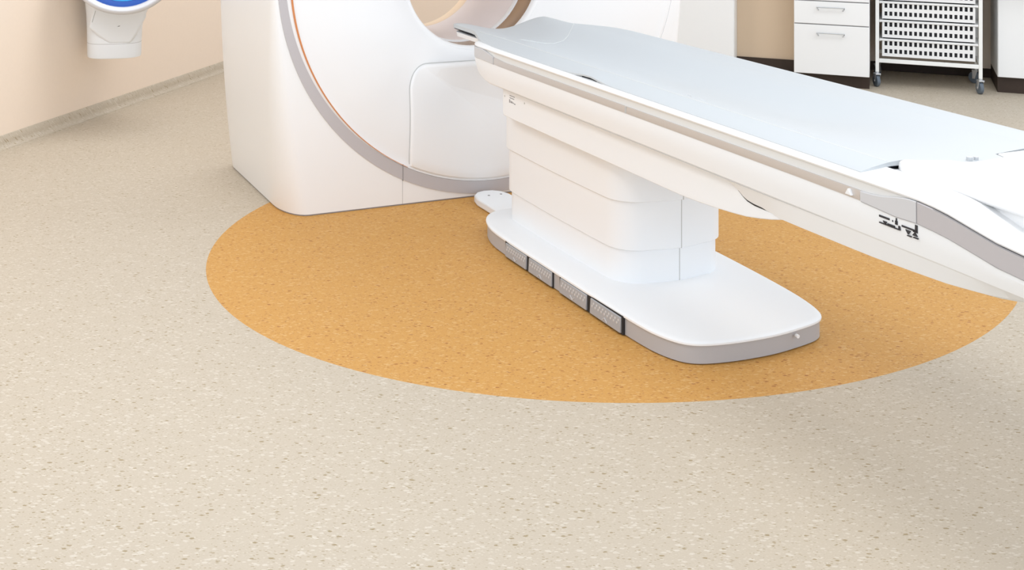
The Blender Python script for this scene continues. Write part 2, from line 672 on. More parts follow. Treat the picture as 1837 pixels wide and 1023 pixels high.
# bore
def sleeve(name, m, stations):
    bm = bmesh.new()
    loft(bm, [circ(BV, BZ, r, u, n=96) for r, u in stations], cap=False)
    return finish(name, bm, m, gantry, GO, angle=40)


sleeve('scan_window', M['amber'], [(BR, UF + .246), (BR + .004, UF + .252), (BR + .004, 5.285)])
sleeve('bore_ring', M['white'], [(BR + .005, 5.284), (BR - .004, 5.287), (BR - .005, 5.300), (BR - .003, 5.312), (BR, 5.316)])
sleeve('bore_tunnel', M['tunnel'], [(BR, 5.314), (BR, 5.5), (BR, 5.765)])
sleeve('bore_rim', M['cream'], [(BR, 5.763), (BR - .003, 5.767), (BR - .002, 5.80), (BR + .004, 5.845), (BR + .03, 5.868), (BR + .06, 5.866), (BR + .06, 5.855)])

# ------------------------------------------------------------------ patient couch
CV = 2.565
TO = (CV, 3.75, 0)
couch = thing('scanner_couch', scan(CV, 3.75, 0), A, 'long white patient couch with pale blue mattress on a white pedestal', 'patient couch')

# plinth outline (v, u), counter-clockwise from the gantry end
base_out = [(2.36, 4.497), (2.310, 4.475), (2.266, 4.425), (2.238, 4.36), (2.218, 4.28), (2.212, 4.15), (2.212, 3.90), (2.212, 3.60), (2.215, 3.36), (2.221, 3.24), (2.232, 3.18), (2.255, 3.12), (2.290, 3.085), (2.345, 3.066), (2.443, 3.053), (2.575, 3.052), (2.690, 3.071), (2.765, 3.088), (2.808, 3.114), (2.832, 3.155), (2.852, 3.225), (2.868, 3.33), (2.880, 3.55), (2.886, 3.80), (2.882, 4.15), (2.86, 4.36), (2.81, 4.455), (2.74, 4.494), (2.55, 4.500)]
ring0 = smooth_closed(base_out, 2)


bm = bmesh.new()
loft(bm, [[(v, u, z) for v, u in inset(ring0, d)] for d, z in ((.016, 0), (.016, .004), (.006, .004), (.006, .061))])
finish('base_trim', bm, M['grey'], couch, TO)
bm = bmesh.new()
loft(bm, [[(v, u, z) for v, u in inset(ring0, d)] for d, z in ((.006, .0605), (.0005, .0605), (0, .063), (.001, .067), (.006, .070), (.012, .0715), (.020, .0725))])
finish('base_cover', bm, M['white_matt'], couch, TO, angle=40)
bm = bmesh.new()
cyl(bm, (2.66, 3.066, .047), .006, -.010, 'y', 12)
finish('base_screw', bm, M['white_matt'], couch, TO)

# floor plate that joins plinth and gantry
plate = [(2.404, 4.45), (2.404, 4.775), (2.418, 4.83), (2.45, 4.866), (2.49, 4.88), (2.53, 4.872), (2.56, 4.845), (2.575, 4.80), (2.578, 4.45)]
bm = bmesh.new()
prism(bm, plate, 'z', 0.002, .034)
pl = finish('connector_plate', bm, M['white_matt'], couch, TO, bevel=.006, seg=3)
for v in (2.475, 2.535):
    bm = bmesh.new()
    cyl(bm, (v, 4.80, .034), .0055, .0012, 'z', 12)
    finish('screw', bm, M['seam'], pl, TO)

# foot pedals set into the long side of the plinth
pedals = ((4.146, 3.985, 1), (3.965, 3.800, -1), (3.742, 3.568, 1), (3.543, 3.362, -1))
bm = bmesh.new()
for a, b in ((4.154, 3.797), (3.750, 3.354)):
    box(bm, 2.2130, 2.224, b, a, .004, .0635)
finish('pedal_recess', bm, M['dark'], couch, TO, smooth=False)
for i, (a, b, sgn) in enumerate(pedals):
    bm = bmesh.new()
    poly = [(2.2185, .007), (2.2065, .008), (2.2095, .0575), (2.2185, .060)]
    rings = [[(v, u, z) for v, z in poly] for u in (b, a)]
    loft(bm, rings)
    pd = finish('foot_pedal', bm, M['pedal'], couch, TO, bevel=.0015)
    bm = bmesh.new()
    for row, z in enumerate((.046, .036)):
        for k in range(9):
            u = b + (a - b) * (k + .6 + .4 * (row % 2)) / 9.8
            x = 2.2065 + (z - .008) * .003 / .0495
            cyl(bm, (x - .0012, u, z), .0042, .003, 'x', 8)
    finish('grip_dots', bm, M['dots'], pd, TO)
    bm = bmesh.new()
    um = (a + b) / 2
    pts = [(um - .014, .024), (um, .013), (um + .014, .024)] if sgn > 0 else [(um - .014, .013), (um, .024), (um + .014, .013)]
    for p, q in zip(pts[:-1], pts[1:]):
        tube(bm, [(2.2068, p[0], p[1]), (2.2068, q[0], q[1])], .0014, 6)
    finish('arrow_mark', bm, M['dots'], pd, TO)

# telescopic column: three sleeves, each a little larger than the one below
def column_plan(g):
    pts = []
    near, far, fr, bk = 2.347 - g, 2.783 + g, 3.556 - g, 4.43 + g
    def arc(cx, cy, r, a0, a1, n=8):
        for k in range(n + 1):
            a = a0 + (a1 - a0) * k / n
            pts.append((cx + r * cos(a), cy + r * sin(a)))
    r = .105
    arc(near + r, bk - r, r, pi / 2, pi)
    for k in range(1, 8):        # long side swells slightly
        t = k / 8
        pts.append((near - .006 * sin(pi * t), bk - r + (fr + r - bk + r) * t))
    arc(near + r, fr + r, r, pi, 1.5 * pi)
    for k in range(1, 8):
        t = k / 8
        pts.append((near + r + (far - near - 2 * r) * t, fr - .016 * sin(pi * t)))
    arc(far - r, fr + r, r, 1.5 * pi, 2 * pi)
    for k in range(1, 8):
        t = k / 8
        pts.append((far + .006 * sin(pi * t), fr + r + (bk - fr - 2 * r) * t))
    arc(far - r, bk - r, r, 0, pi / 2)
    return pts


for g, z0, z1 in ((0.0, .0722, .20), (.008, .186, .37), (.016, .356, .535)):
    bm = bmesh.new()
    sec = [(g - .012, z0 + .001), (g - .004, z0), (g, z0 + .004), (g, z1)]
    if z0 < .1:
        sec = [(g, z0), (g, z1)]
    loft(bm, [[(v, u, z) for v, u in column_plan(gg)] for gg, z in sec])
    cs = finish('column_sleeve', bm, M['white_matt'], couch, TO, angle=40)
    bm = bmesh.new()
    fr = 3.556 - g - .0165
    box(bm, 2.5655 + g * .3, 2.5685 + g * .3, fr, fr + .01, z0 + .001, z1 - .015)
    finish('sleeve_joint', bm, M['softseam'], cs, TO, smooth=False)
# carriage under the couch top: outline in (u, z), with the S shaped front end
S_CURVE = [(2.676, .566), (2.72, .572), (2.757, .575), (2.79, .5755), (2.818, .579), (2.838, .586), (2.858, .597), (2.876, .608), (2.893, .616), (2.913, .621), (2.935, .628)]
car = [(4.294, .628), (4.294, .520), (4.288, .513), (4.20, .511), (3.14, .509), (3.05, .512), (2.97, .517), (2.89, .524), (2.828, .531), (2.775, .541), (2.725, .552), (2.69, .562)] + S_CURVE
bm = bmesh.new()
rr = []
for d, s in ((-.288, .0), (-.282, 1), (.282, 1), (.288, 0)):
    pass
prism(bm, car, 'x', CV - .289, CV + .289)
carriage = finish('carriage_cover', bm, M['white_matt'], couch, TO, angle=30, bevel=.006, seg=3)
bm = bmesh.new()
tube(bm, [(CV - .2875, u + .0015, z + .001) for u, z in S_CURVE[1:]], [.0015, .0042, .0048, .0042, .003, .0026, .0024, .0022, .002, .001], 8)
finish('carriage_gap', bm, M['dark'], carriage, TO)
for u, z in ((4.278, .591), (4.118, .594)):
    bm = bmesh.new()
    cyl(bm, (CV - .2895, u, z), .004, .003, 'x', 10)
    finish('screw', bm, M['softseam'], carriage, TO)
# type plate print: short grey strokes
bm = bmesh.new()
x = CV - .2897
for (u0, u1, z0, z1) in ((4.237, 4.196, .603, .600), (4.237, 4.200, .594, .591), (4.240, 4.233, .586, .573), (4.229, 4.224, .582, .574), (4.222, 4.213, .581, .574), (4.209, 4.203, .579, .575), (4.201, 4.190, .577, .573)):
    box(bm, x, x + .002, min(u0, u1), max(u0, u1), z1, z0)
finish('type_plate', bm, M['grey_ink'], carriage, TO, smooth=False)

# --- couch hull
US = [4.575, 4.565, 4.55, 4.53, 4.505, 4.475, 4.44, 4.40, 4.35, 4.30, 4.24] + [4.2 - .1 * k for k in range(13)] + [2.96, 2.935, 2.913, 2.893, 2.876, 2.858, 2.838, 2.818, 2.79, 2.757, 2.72, 2.676, 2.60, 2.5, 2.42, 2.343, 2.30, 2.27, 2.23, 2.19, 2.167, 2.12, 2.08, 2.04, 2.00, 1.95, 1.90, 1.85, 1.80, 1.74, 1.68, 1.62, 1.57]


def plan(u):            # half width scale along the couch
    if u > 4.38:
        t = (u - 4.38) / .197
        return .62 + .38 * sqrt(max(0.0, 1 - t ** 2.2))
    if u < 1.95:
        t = min(1, (1.95 - u) / .40)
        return .68 + .32 * sqrt(max(0.0, 1 - t ** 2.4))
    return 1.0


ZB = [(1.57, .655), (1.70, .660), (1.80, .666), (1.882, .675), (1.949, .680), (2.013, .692), (2.079, .7035), (2.13, .709), (2.167, .7115), (2.23, .7085), (2.274, .711), (2.34, .7145), (2.5, .7165), (4.25, .7165), (4.34, .7195), (4.408, .7205), (4.52, .712), (4.58, .708)]
ZBT = [(1.57, .700), (1.70, .706), (1.80, .712), (1.882, .7215), (1.949, .7275), (2.004, .738), (2.079, .752), (2.13, .759), (2.167, .7615), (2.192, .7615), (2.219, .758), (2.246, .7515), (2.274, .7455), (2.31, .741), (2.35, .7395), (2.45, .7395), (4.24, .7395), (4.275, .742), (4.30, .748), (4.345, .758), (4.375, .763), (4.40, .7635), (4.58, .752)]
ZA1 = [(1.57, .704), (1.70, .710), (1.80, .716), (1.882, .725), (1.949, .731), (2.004, .741), (2.079, .7555), (2.13, .762), (2.167, .7640), (2.3, .7640), (4.40, .7640), (4.50, .7610), (4.58, .7560)]
ZA = [(1.57, .712), (1.70, .718), (1.80, .724), (1.882, .733), (1.949, .740), (2.004, .752), (2.079, .767), (2.13, .774), (2.2, .779), (2.37, .7800), (4.40, .7800), (4.50, .7745), (4.58, .768)]
ZIN = [(1.57, .716), (1.80, .722), (1.90, .729), (1.966, .738), (1.986, .745), (2.037, .761), (2.089, .778), (2.13, .782), (2.172, .785), (2.33, .788), (4.45, .788), (4.58, .775)]
ZLOW = [(4.24, .55), (4.30, .615), (4.35, .627), (4.42, .640), (4.47, .652), (4.505, .668), (4.54, .690), (4.565, .703), (4.575, .707)]
ZD = [(1.57, .640), (1.68, .637), (1.80, .632), (1.85, .625), (1.915, .615), (1.984, .599), (2.049, .591), (2.117, .583), (2.214, .578), (2.354, .572), (2.669, .569), (2.757, .5745), (2.79, .575), (2.818, .579), (2.838, .586), (2.858, .597), (2.876, .608), (2.893, .616), (2.913, .621), (2.935, .6225), (4.6, .6225)]


def mirror_sec(half, u):
    near = [(CV - d, u, z) for d, z in half]
    far = [(CV + d, u, z) for d, z in reversed(half)]
    return near + far


bm = bmesh.new()
secs = []
for u in US:
    k = plan(u)
    zb = interp(ZB, u)
    low = interp(ZLOW, u) if u > 4.24 else 0
    if u < 2.0:
        zc = .628 + (zb - .038 - .628) * min(1, max(0, (2.25 - u) / .35)) if zb - .038 < .66 else .628
    zc = max(min(.628, zb - .03), low)
    zc = min(zc, zb - .003)
    zd = min(max(interp(ZD, u), low), zc - .001)
    zd0 = interp(ZD, u)
    dd = .296 if u < 2.72 else .290
    zi = zc + (zb - zc) * .06
    half = [(.300, zb), (.3325 * k, zb), (.3325 * k, zb - (zb - zc) * .25), (.3285 * k, zb - (zb - zc) * .55), (.3205 * k, zi), (.3165 * k, zc), (max(dd, .289) * k, max(zd, 0)), (.262 * k, max(zd - .012, low) if u < 2.70 else zd), (.2 * k, max(zd - .016, low) if u < 2.70 else zd)]
    half[0] = (min(.300, .3 * k), zb)
    secs.append(mirror_sec(half, u))
loft(bm, secs)
hull = finish('hull', bm, M['white_matt'], couch, TO, angle=14)

# line along the hull
bm = bmesh.new()
tube(bm, [(CV - .3185, u, .6285 + (.001 if u < 2.6 else 0)) for u in (4.24, 3.9, 3.5, 3.1, 2.7, 2.45)], [.0004, .0008, .0008, .0008, .0007, .0003], 6)
finish('hull_joint', bm, M['softseam'], hull, TO)


def strip_loft(name, m, u_list, f, parent=couch, **kw):
    """a band along both long sides and round the ends: closed sections per station, near and far side"""
    for sgn in (-1, 1):
        bm = bmesh.new()
        loft(bm, [[(CV + sgn * d, u, z) for d, z in f(u)] for u in u_list])
        finish(name, bm, m, parent, TO, **kw)


def band_sec(u):
    k = plan(u)
    a, b = interp(ZB, u), interp(ZBT, u)
    return [(.3360 * k, a + .0005), (.3365 * k, b - .0015), (.3355 * k, b), (.290 * k, b), (.290 * k, a - .004), (.333 * k, a - .002)]


def rail_sec(u):
    a, b = interp(ZB, u), interp(ZBT, u)
    return [(.3345, a + .001), (.3350, (a + b) / 2), (.3335, b), (.29, b), (.29, a - .003)]


mid = [4.2, 3.8, 3.365, 3.0, 2.6, 2.345]
strip_loft('side_rail', M['alu'], [4.286] + mid, rail_sec, angle=30)
capL = [4.574, 4.565, 4.55, 4.53, 4.505, 4.475, 4.44, 4.41, 4.385, 4.36, 4.34, 4.32, 4.30, 4.288]
strip_loft('rail_end_cap', M['light_grey'], capL, band_sec, angle=30)
capR = [2.343, 2.32, 2.30, 2.274, 2.25, 2.23, 2.205, 2.19, 2.169]
strip_loft('rail_end_cap', M['light_grey'], capR, band_sec, angle=30)
sweep = [2.1655, 2.13, 2.10, 2.06, 2.02, 1.98, 1.94, 1.90, 1.85, 1.80, 1.74, 1.68, 1.62, 1.572]
strip_loft('end_band', M['ring_grey'], sweep, band_sec, angle=30)
bm = bmesh.new()
box(bm, CV - .335, CV - .3, 2.1652, 2.1692, .7125, .7605)
finish('band_joint', bm, M['seam'], couch, TO, smooth=False)
bm = bmesh.new()
box(bm, CV - .3356, CV - .33, 3.360, 3.368, .7175, .7385)
finish('rail_joint', bm, M['softseam'], couch, TO, smooth=False)
# small white release knob on the rail
bm = bmesh.new()
loft(bm, [[(CV - .335 - dx, 2.378 + s * (.011 if i in (0, 1) else .0015), .7215 + (0 if i in (0, 1) else .0155)) for i, s in ((0, -1), (1, 1), (2, 1), (3, -1))] for dx in (-.002, .007)])
finish('release_knob', bm, M['white'], couch, TO, bevel=.002)
# dark edge lines above and below the grey bands
bm = bmesh.new()
ul = [2.34, 2.274, 2.23, 2.167, 2.12, 2.079, 2.04, 2.0, 1.95, 1.90, 1.85, 1.80]
tube(bm, [(CV - .3355 * plan(u), u, interp(ZB, u)) for u in ul], .0010, 6)
tube(bm, [(CV - .3358 * plan(u), u, interp(ZBT, u) + .0006) for u in ul[4:]], .0010, 6)
finish('band_edge', bm, M['seam'], couch, TO)

# recessed pale strip between the rail and the white top
def strip_sec(u):
    k = plan(u)
    a, b = interp(ZBT, u), interp(ZA1, u)
    return [(.3295 * k, a - .002), (.3275 * k, a + (b - a) * .5), (.3290 * k, b + .001), (.29 * k, b + .001), (.29 * k, a - .002)]


strip_loft('recess_strip', M['strip'], [4.44, 4.40, 4.375, 4.34, 4.30, 4.27, 4.24] + mid + [2.31, 2.27, 2.23, 2.2, 2.17], strip_sec, angle=30)

# white top cover
bm = bmesh.new()
secs = []
UT = sorted(set([u for u in US if u < 4.577] + [2.10, 2.06, 2.02, 1.98, 4.585, 4.58]), reverse=True)
for u in UT:
    k = plan(min(u, 4.576))
    a1, a, zi = interp(ZA1, u), interp(ZA, u), interp(ZIN, u)
    half = [(.20 * k, min(.712, a1 - .018)), (.30 * k, min(.712, a1 - .018)), (.31 * k, a1 - .002), (.3335 * k, a1), (.3350 * k, a1 + .004), (.3320 * k, a1 + (a - a1) * .55), (.3240 * k, a1 + (a - a1) * .85), (.3130 * k, a), (.245 * k, zi), (.238 * k, zi - .002), (.230 * k, (zi - .040) if u > 2.38 else zi - .006), (.10 * k, .722 if u > 2.38 else zi - .010)]
    half = half[::-1]
    secs.append([(CV - d, u, z) for d, z in half] + [(CV + d, u, z) for d, z in reversed(half)])
loft(bm, secs)
finish('top_cover', bm, M['white'], couch, TO, angle=40)

# print beside the end band: pictograms of the couch going up and down
bm = bmesh.new()
x = CV - .3338
ia = lambda u: .0
def mark(u0, u1, z, h):
    box(bm, x - .0006, x + .004, min(u0, u1), max(u0, u1), z - h / 2, z + h / 2)


def tri(u, z, s, up):
    d = s if up else -s
    vs = [(x - .0006, u - s * .8, z - d / 2), (x - .0006, u + s * .8, z - d / 2), (x - .0006, u, z + d / 2)]
    loft(bm, [vs, [(p[0] + .004, p[1], p[2]) for p in vs]])


mark(2.284, 2.252, .696, .0045)
mark(2.243, 2.241, .695, .004)
mark(2.234, 2.227, .694, .009)
mark(2.232, 2.229, .698, .014)
mark(2.284, 2.222, .680, .0025)
tri(2.266, .6835, .008, False)
mark(2.258, 2.236, .6835, .003)
mark(2.224, 2.219, .684, .010)
mark(2.214, 2.169, .692, .0040)
mark(2.174, 2.167, .698, .016)
mark(2.180, 2.167, .690, .004)
tri(2.195, .682, .010, False)
mark(2.198, 2.186, .674, .002)
tri(2.175, .684, .009, True)
mark(2.180, 2.166, .675, .002)
finish('pictogram', bm, M['ink'], hull, TO, smooth=False)

# --- cradle and mattress
def half_w(u):
    return interp([(2.0, .318), (4.30, .318), (4.40, .312), (4.46, .300), (4.52, .282), (4.58, .262), (4.64, .240), (4.68, .236), (5.0, .236)], u)


def pad_z(d, u):
    """top of the mattress at offset d from the middle"""
    head = min(1, max(0, (u - 4.30) / .35))
    foot_flat = min(1, max(0, (2.95 - u) / .5))
    mid_z = .766 - .010 * head + .030 * foot_flat * foot_flat * (3 - 2 * foot_flat)
    zn = .7975 - .004 * head
    zf = .8035 - .003 * head
    e = .236
    if d < -e:
        t = (-d - e) / .082
        z = zn - .0155 * t ** 1.1
        z += .0125 * exp(-((u - 3.615) / .085) ** 2) * t
        return z
    if d > e:
        return zf + .009 * (d - e) / .082
    t = d / e
    edge = zn if d < 0 else zf
    return mid_z + (edge - mid_z) * (1 - cos(pi * abs(t))) / 2


ds = sorted([-1 + .04 * k for k in range(51)] + [-.97, -.743, -.235, -.172, .217, .239, .743, .97])
UM = [2.20, 2.275, 2.285, 2.30, 2.31, 2.32, 2.33, 2.34, 2.352, 2.36, 2.40, 2.5] + [2.6 + .05 * k for k in range(41)] + [4.62, 4.64, 4.68, 4.72, 4.78, 4.83, 4.86, 4.872, 4.878]


FOOT_END = [(-.33, 2.362), (-.285, 2.354), (-.235, 2.350), (-.225, 2.352), (-.19, 2.354), (-.17, 2.340), (-.145, 2.328), (-.115, 2.317), (-.091, 2.307), (-.075, 2.285), (-.055, 2.276), (.035, 2.281), (.069, 2.284), (.076, 2.313), (.21, 2.313), (.228, 2.300), (.235, 2.27), (.33, 2.27)]


def pad_thick(u):
    return .011 + .010 * min(1, max(0, (u - 4.42) / .2))


def pad(name, m, off, thick, du, shrink, parent=couch):
    """off: how far the top lies under the pad surface (as a function of u)"""
    bm = bmesh.new()
    rings = []
    for u in UM:
        uu = min(u, UM[-1] - du)
        hw = half_w(uu) - shrink
        if u > 4.85:
            hw -= .020 * ((u - 4.85) / .028) ** 2
        top, bot = [], []
        for q in ds:
            d = q * hw
            lip = .004 * ((abs(q) - .9) / .1) ** 2 if abs(q) > .9 else 0
            ud = max(uu, interp(FOOT_END, d) + du) if u > UM[0] + 1e-6 else interp(FOOT_END, d) + du
            z = pad_z(d, ud) - off(ud)
            round_end = .006 * max(0, (u - 4.86) / .018) ** 2
            top.append((CV + d, ud, z - lip * .8 - round_end))
            bot.append((CV + d, ud, z - thick(ud) + lip * .5))
        rings.append(top + bot[::-1])
    loft(bm, rings)
    return finish(name, bm, m, parent, TO, angle=45)


mattress = pad('mattress', M['mattress'], lambda u: -.002, pad_thick, 0.0, 0.0)
pad('mattress_backing', M['navy'], lambda u: pad_thick(u) - .0025, lambda u: .0055 - .0025 * min(1, max(0, (u - 4.42) / .2)), .006, .0035, mattress)
# welts: fold line along the near side, curved head seam
bm = bmesh.new()
tube(bm, [(CV - .236, u, pad_z(-.236, u) + .0012) for u in [2.36 + .1 * k for k in range(23)] + [4.6]], .0022, 8)
finish('mattress_fold', bm, M['mattress_seam'], mattress, TO)
bm = bmesh.new()
tube(bm, [(CV + d, u, pad_z(d, u) + .0015) for d, u in ((-.236, 4.40), (-.15, 4.385), (-.05, 4.38), (0, 4.385), (.054, 4.41), (.10, 4.45), (.15, 4.51), (.20, 4.575), (.236, 4.62))], .0022, 8)
finish('head_seam', bm, M['mattress_seam'], mattress, TO)
# two faint embossed symbols near the fold
for uc in (3.19, 2.70):
    bm = bmesh.new()
    for k, (du, dd, l) in enumerate(((0, 0, .05), (-.035, .014, .012), (-.055, .008, .012))):
        d = -.222 + dd
        if k == 0:
            tube(bm, [(CV + d + .012 * sin(pi * q / 6), uc + .03 - l * q / 6, pad_z(d, uc) + .0016) for q in range(7)], .0012, 6)
        else:
            tube(bm, [(CV + d, uc + du, pad_z(d, uc) + .0016), (CV + d + .008, uc + du - l, pad_z(d + .008, uc) + .0016)], .0014, 6)
    finish('embossed_mark', bm, M['dots'], mattress, TO)

# cradle shell carrying the pad into the bore
bm = bmesh.new()
rings = []
for u in [2.36, 2.8, 3.4, 4.0, 4.3, 4.5, 4.6, 4.7, 4.78, 4.83, 4.855, 4.866, 4.870]:
    e = .234 - (.03 * ((u - 4.83) / .04) ** 2 if u > 4.83 else 0)
    top, bot = [], []
    for q in [-1, -.985, -.95, -.9, -.8, -.65, -.5, -.25, 0, .25, .5, .65, .8, .9, .95, .985, 1]:
        d = q * e
        z = pad_z(q * .234, u) - pad_thick(u) - .0085 - .006 * (1 - q * q)
        th = .030 - .004 * abs(q) ** 3
        lip = .010 * max(0, (abs(q) - .9) / .1) ** 2
        if u > 4.85:
            th *= .75
        top.append((CV + d, u, z - lip * .3))
        bot.append((CV + d * .985, u, z - th + lip * .5))
    rings.append(top + bot[::-1])
loft(bm, rings)
finish('cradle', bm, M['white'], couch, TO, angle=40)

# white moulded foot cover behind the mattress
bm = bmesh.new()
foot = [(2.337, 2.318), (2.352, 2.344), (2.375, 2.349), (2.395, 2.335), (2.42, 2.323), (2.45, 2.312), (2.474, 2.302), (2.49, 2.280), (2.51, 2.271), (2.55, 2.272), (2.60, 2.276), (2.634, 2.279), (2.641, 2.308), (2.70, 2.308), (2.775, 2.308), (2.793, 2.295), (2.797, 2.27), (2.797, 1.66), (2.76, 1.60), (2.565, 1.575), (2.37, 1.60), (2.333, 1.66), (2.331, 2.00), (2.331, 2.20)]
loft(bm, [[(v, u, z) for v, u in inset(foot, d)] for d, z in ((.022, .700), (.022, .764), (.010, .769), (.003, .776), (0, .783), (.0005, .794), (.002, .799), (.005, .803), (.009, .8045))])
fcov = finish('foot_cover', bm, M['white'], couch, TO, angle=45)
bm = bmesh.new()
tube(bm, [(2.352, 2.325, .800), (2.352, 2.20, .800)], .010, 12)
finish('pivot_pin', bm, M['white'], fcov, TO)
bm = bmesh.new()
cyl(bm, (2.530, 2.292, .795), .0075, .013, 'z', 14)
cyl(bm, (2.552, 2.292, .795), .006, .011, 'z', 14)
finish('mattress_stud', bm, M['zinc'], mattress, TO)

# ------------------------------------------------------------------ cabinets on the back wall
def cabinet(n0, n1, wf, wb, zb, zt, kick_set, label, name, cat):
    o = thing(name, room((n0 + n1) / 2, (wf + wb) / 2, 0), B, label, cat)
    org = ((n0 + n1) / 2, (wf + wb) / 2, 0)
    bm = bmesh.new()
    box(bm, n0, n1, wf + .019, wb, zb, zt)
    finish('carcass', bm, M['laminate'], o, org, bevel=.0015)
    bm = bmesh.new()
    box(bm, n0 + .001, n1 - .001, wf + kick_set, wb, 0, zb)
    finish('plinth', bm, M['brown'], o, org, bevel=.0015)
    return o, org


def add_handle(parent, org, nc, wf, z, ln=.172):
    bm = bmesh.new()
    h = ln / 2
    pts = [(nc - h + .012, wf, z - .020), (nc - h + .004, wf - .022, z - .006), (nc - h, wf - .028, z), (nc, wf - .028, z), (nc + h, wf - .028, z), (nc + h - .004, wf - .022, z - .006), (nc + h - .012, wf, z - .020)]
    tube(bm, pts, .0042, 10)
    return finish('handle', bm, M['zinc'], parent, org)


dw, org = cabinet(-.514, -.056, 8.45, 9.23, .083, .858, .057, 'white drawer unit with thin bar handles left of the basket trolley', 'drawer_unit', 'cabinet')
for z0, z1, hz in ((.085, .4045, .356), (.4115, .557, .523), (.564, .709, .675), (.716, .856, .822)):
    bm = bmesh.new()
    box(bm, -.512, -.058, 8.45, 8.468, z0, z1)
    d = finish('drawer', bm, M['laminate'], dw, org, bevel=.002)
    add_handle(d, org, -.288, 8.45, hz)
bm = bmesh.new()
box(bm, -.510, -.060, 8.460, 8.4695, .09, .85)
finish('drawer_gap', bm, M['seam'], dw, org, smooth=False)

lc, org = cabinet(-1.45, -.889, 8.45, 9.23, .083, .858, .057, 'plain white cabinet behind the scanner, left of the boarded recess', 'base_cabinet', 'cabinet')
bm = bmesh.new()
box(bm, -1.448, -.891, 8.45, 8.468, .085, .856)
d = finish('door', bm, M['laminate'], lc, org, bevel=.002)
bm = bmesh.new()
tube(bm, [(-1.40, 8.45, .70), (-1.40, 8.422, .70), (-1.40, 8.422, .82), (-1.40, 8.45, .82)], .0042, 8)
finish('handle', bm, M['zinc'], d, org)

rcb, org = cabinet(.692, 1.50, 8.70, 9.23, .100, .858, .030, 'plain white cabinet on a dark plinth right of the basket trolley', 'base_cabinet', 'cabinet')
for a, b in ((.694, 1.095), (1.098, 1.498)):
    bm = bmesh.new()
    box(bm, a, b, 8.70, 8.718, .102, .856)
    d = finish('door', bm, M['laminate'], rcb, org, bevel=.002)
    bm = bmesh.new()
    hx = b - .05 if a < 1 else a + .05
    tube(bm, [(hx, 8.70, .70), (hx, 8.672, .70), (hx, 8.672, .82), (hx, 8.70, .82)], .0042, 8)
    finish('handle', bm, M['zinc'], d, org)

# ------------------------------------------------------------------ basket trolley
TN0, TN1, TW0, TW1 = -.022, .600, 8.60, 9.00
tn = (TN0 + TN1) / 2
torg = (tn, 8.80, 0)
tr = thing('basket_trolley', room(tn, 8.80, 0), B, 'white wheeled frame trolley holding slotted baskets between the white cabinets', 'trolley')
pw = .022
bm = bmesh.new()
for x in (TN0, TN1 - pw):
    for y in (TW0, TW1 - pw):
        box(bm, x, x + pw, y, y + pw, .098, .80)
for y in (TW0 + .002, TW1 - pw + .002):
    box(bm, TN0 + pw - .001, TN1 - pw + .001, y, y + pw - .004, .160, .186)
    box(bm, TN0 + pw - .001, TN1 - pw + .001, y, y + pw - .004, .776, .798)
for x in (TN0 + .002, TN1 - pw + .002):
    for z in (.160, .776):
        box(bm, x, x + pw - .004, TW0 + pw - .001, TW1 - pw + .001, z, z + .024)
finish('frame', bm, M['wire'], tr, torg, bevel=.003)
RIMS = (.316, .438, .560, .682)
for z in RIMS:
    for x0, x1 in ((TN0 + .004, TN0 + .034), (TN1 - .034, TN1 - .004)):
        bm = bmesh.new()
        box(bm, x0, x1, TW0 + .018, TW1 - .02, z - .017, z - .012)
        finish('basket_runner', bm, M['wire'], tr, torg)
def swivel(bm, x, y, a):
    ca, sa = cos(a), sin(a)
    for v in bm.verts:
        dx, dy = v.co.x - x, v.co.y - y
        v.co = (x + dx * ca - dy * sa, y + dx * sa + dy * ca, v.co.z)


for x, y, ang in ((TN0 + .011, TW0 + .011, 24), (TN1 - .011, TW0 + .011, 20), (TN0 + .011, TW1 - .011, -20), (TN1 - .011, TW1 - .011, 60)):
    an = math.radians(ang)
    bm = bmesh.new()
    cyl(bm, (x, y, .080), .012, .022, 'z', 14)
    for sx in (-.016, .013):
        prism(bm, [(y - .016, .090), (y + .020, .090), (y + .018, .030), (y + .002, .030)], 'x', x + sx, x + sx + .003)
    box(bm, x - .017, x + .017, y - .018, y + .022, .080, .090)
    swivel(bm, x, y, an)
    cs = finish('castor', bm, M['zinc'], tr, torg, bevel=.0015)
    bm = bmesh.new()
    ring = []
    for rr, xx in ((.010, -.0120), (.030, -.0120), (.037, -.0100), (.0390, -.004), (.0390, .004), (.037, .0100), (.030, .0120), (.010, .0120)):
        ring.append([(x + xx, y + .010 + rr * cos(2 * pi * k / 24), .0390 + rr * sin(2 * pi * k / 24)) for k in range(24)])
    loft(bm, ring)
    swivel(bm, x, y, an)
    finish('wheel', bm, M['rubber'], cs, torg, angle=40)
    bm = bmesh.new()
    cyl(bm, (x - .0175, y + .010, .0390), .008, .035, 'x', 12)
    swivel(bm, x, y, an)
    finish('axle', bm, M['steel'], cs, torg)


def lattice(bm, xs, zs_, holes_x, holes_z, y0, y1, slant=0.0):
    """one moulded wall with rectangular slots: a grid of small blocks without the slot cells"""
    for i in range(len(xs) - 1):
        for j in range(len(zs_) - 1):
            if holes_x[i] and holes_z[j]:
                continue
            z0, z1 = zs_[j], zs_[j + 1]
            f = lambda z: slant * (zs_[-1] - z)
            vs = []
            for (x, z) in ((xs[i], z0), (xs[i + 1], z0), (xs[i + 1], z1), (xs[i], z1)):
                vs.append((x, y0 + f(z), z))
            loft(bm, [vs, [(p[0], p[1] + (y1 - y0), p[2]) for p in vs]])
    bmesh.ops.remove_doubles(bm, verts=bm.verts[:], dist=1e-5)


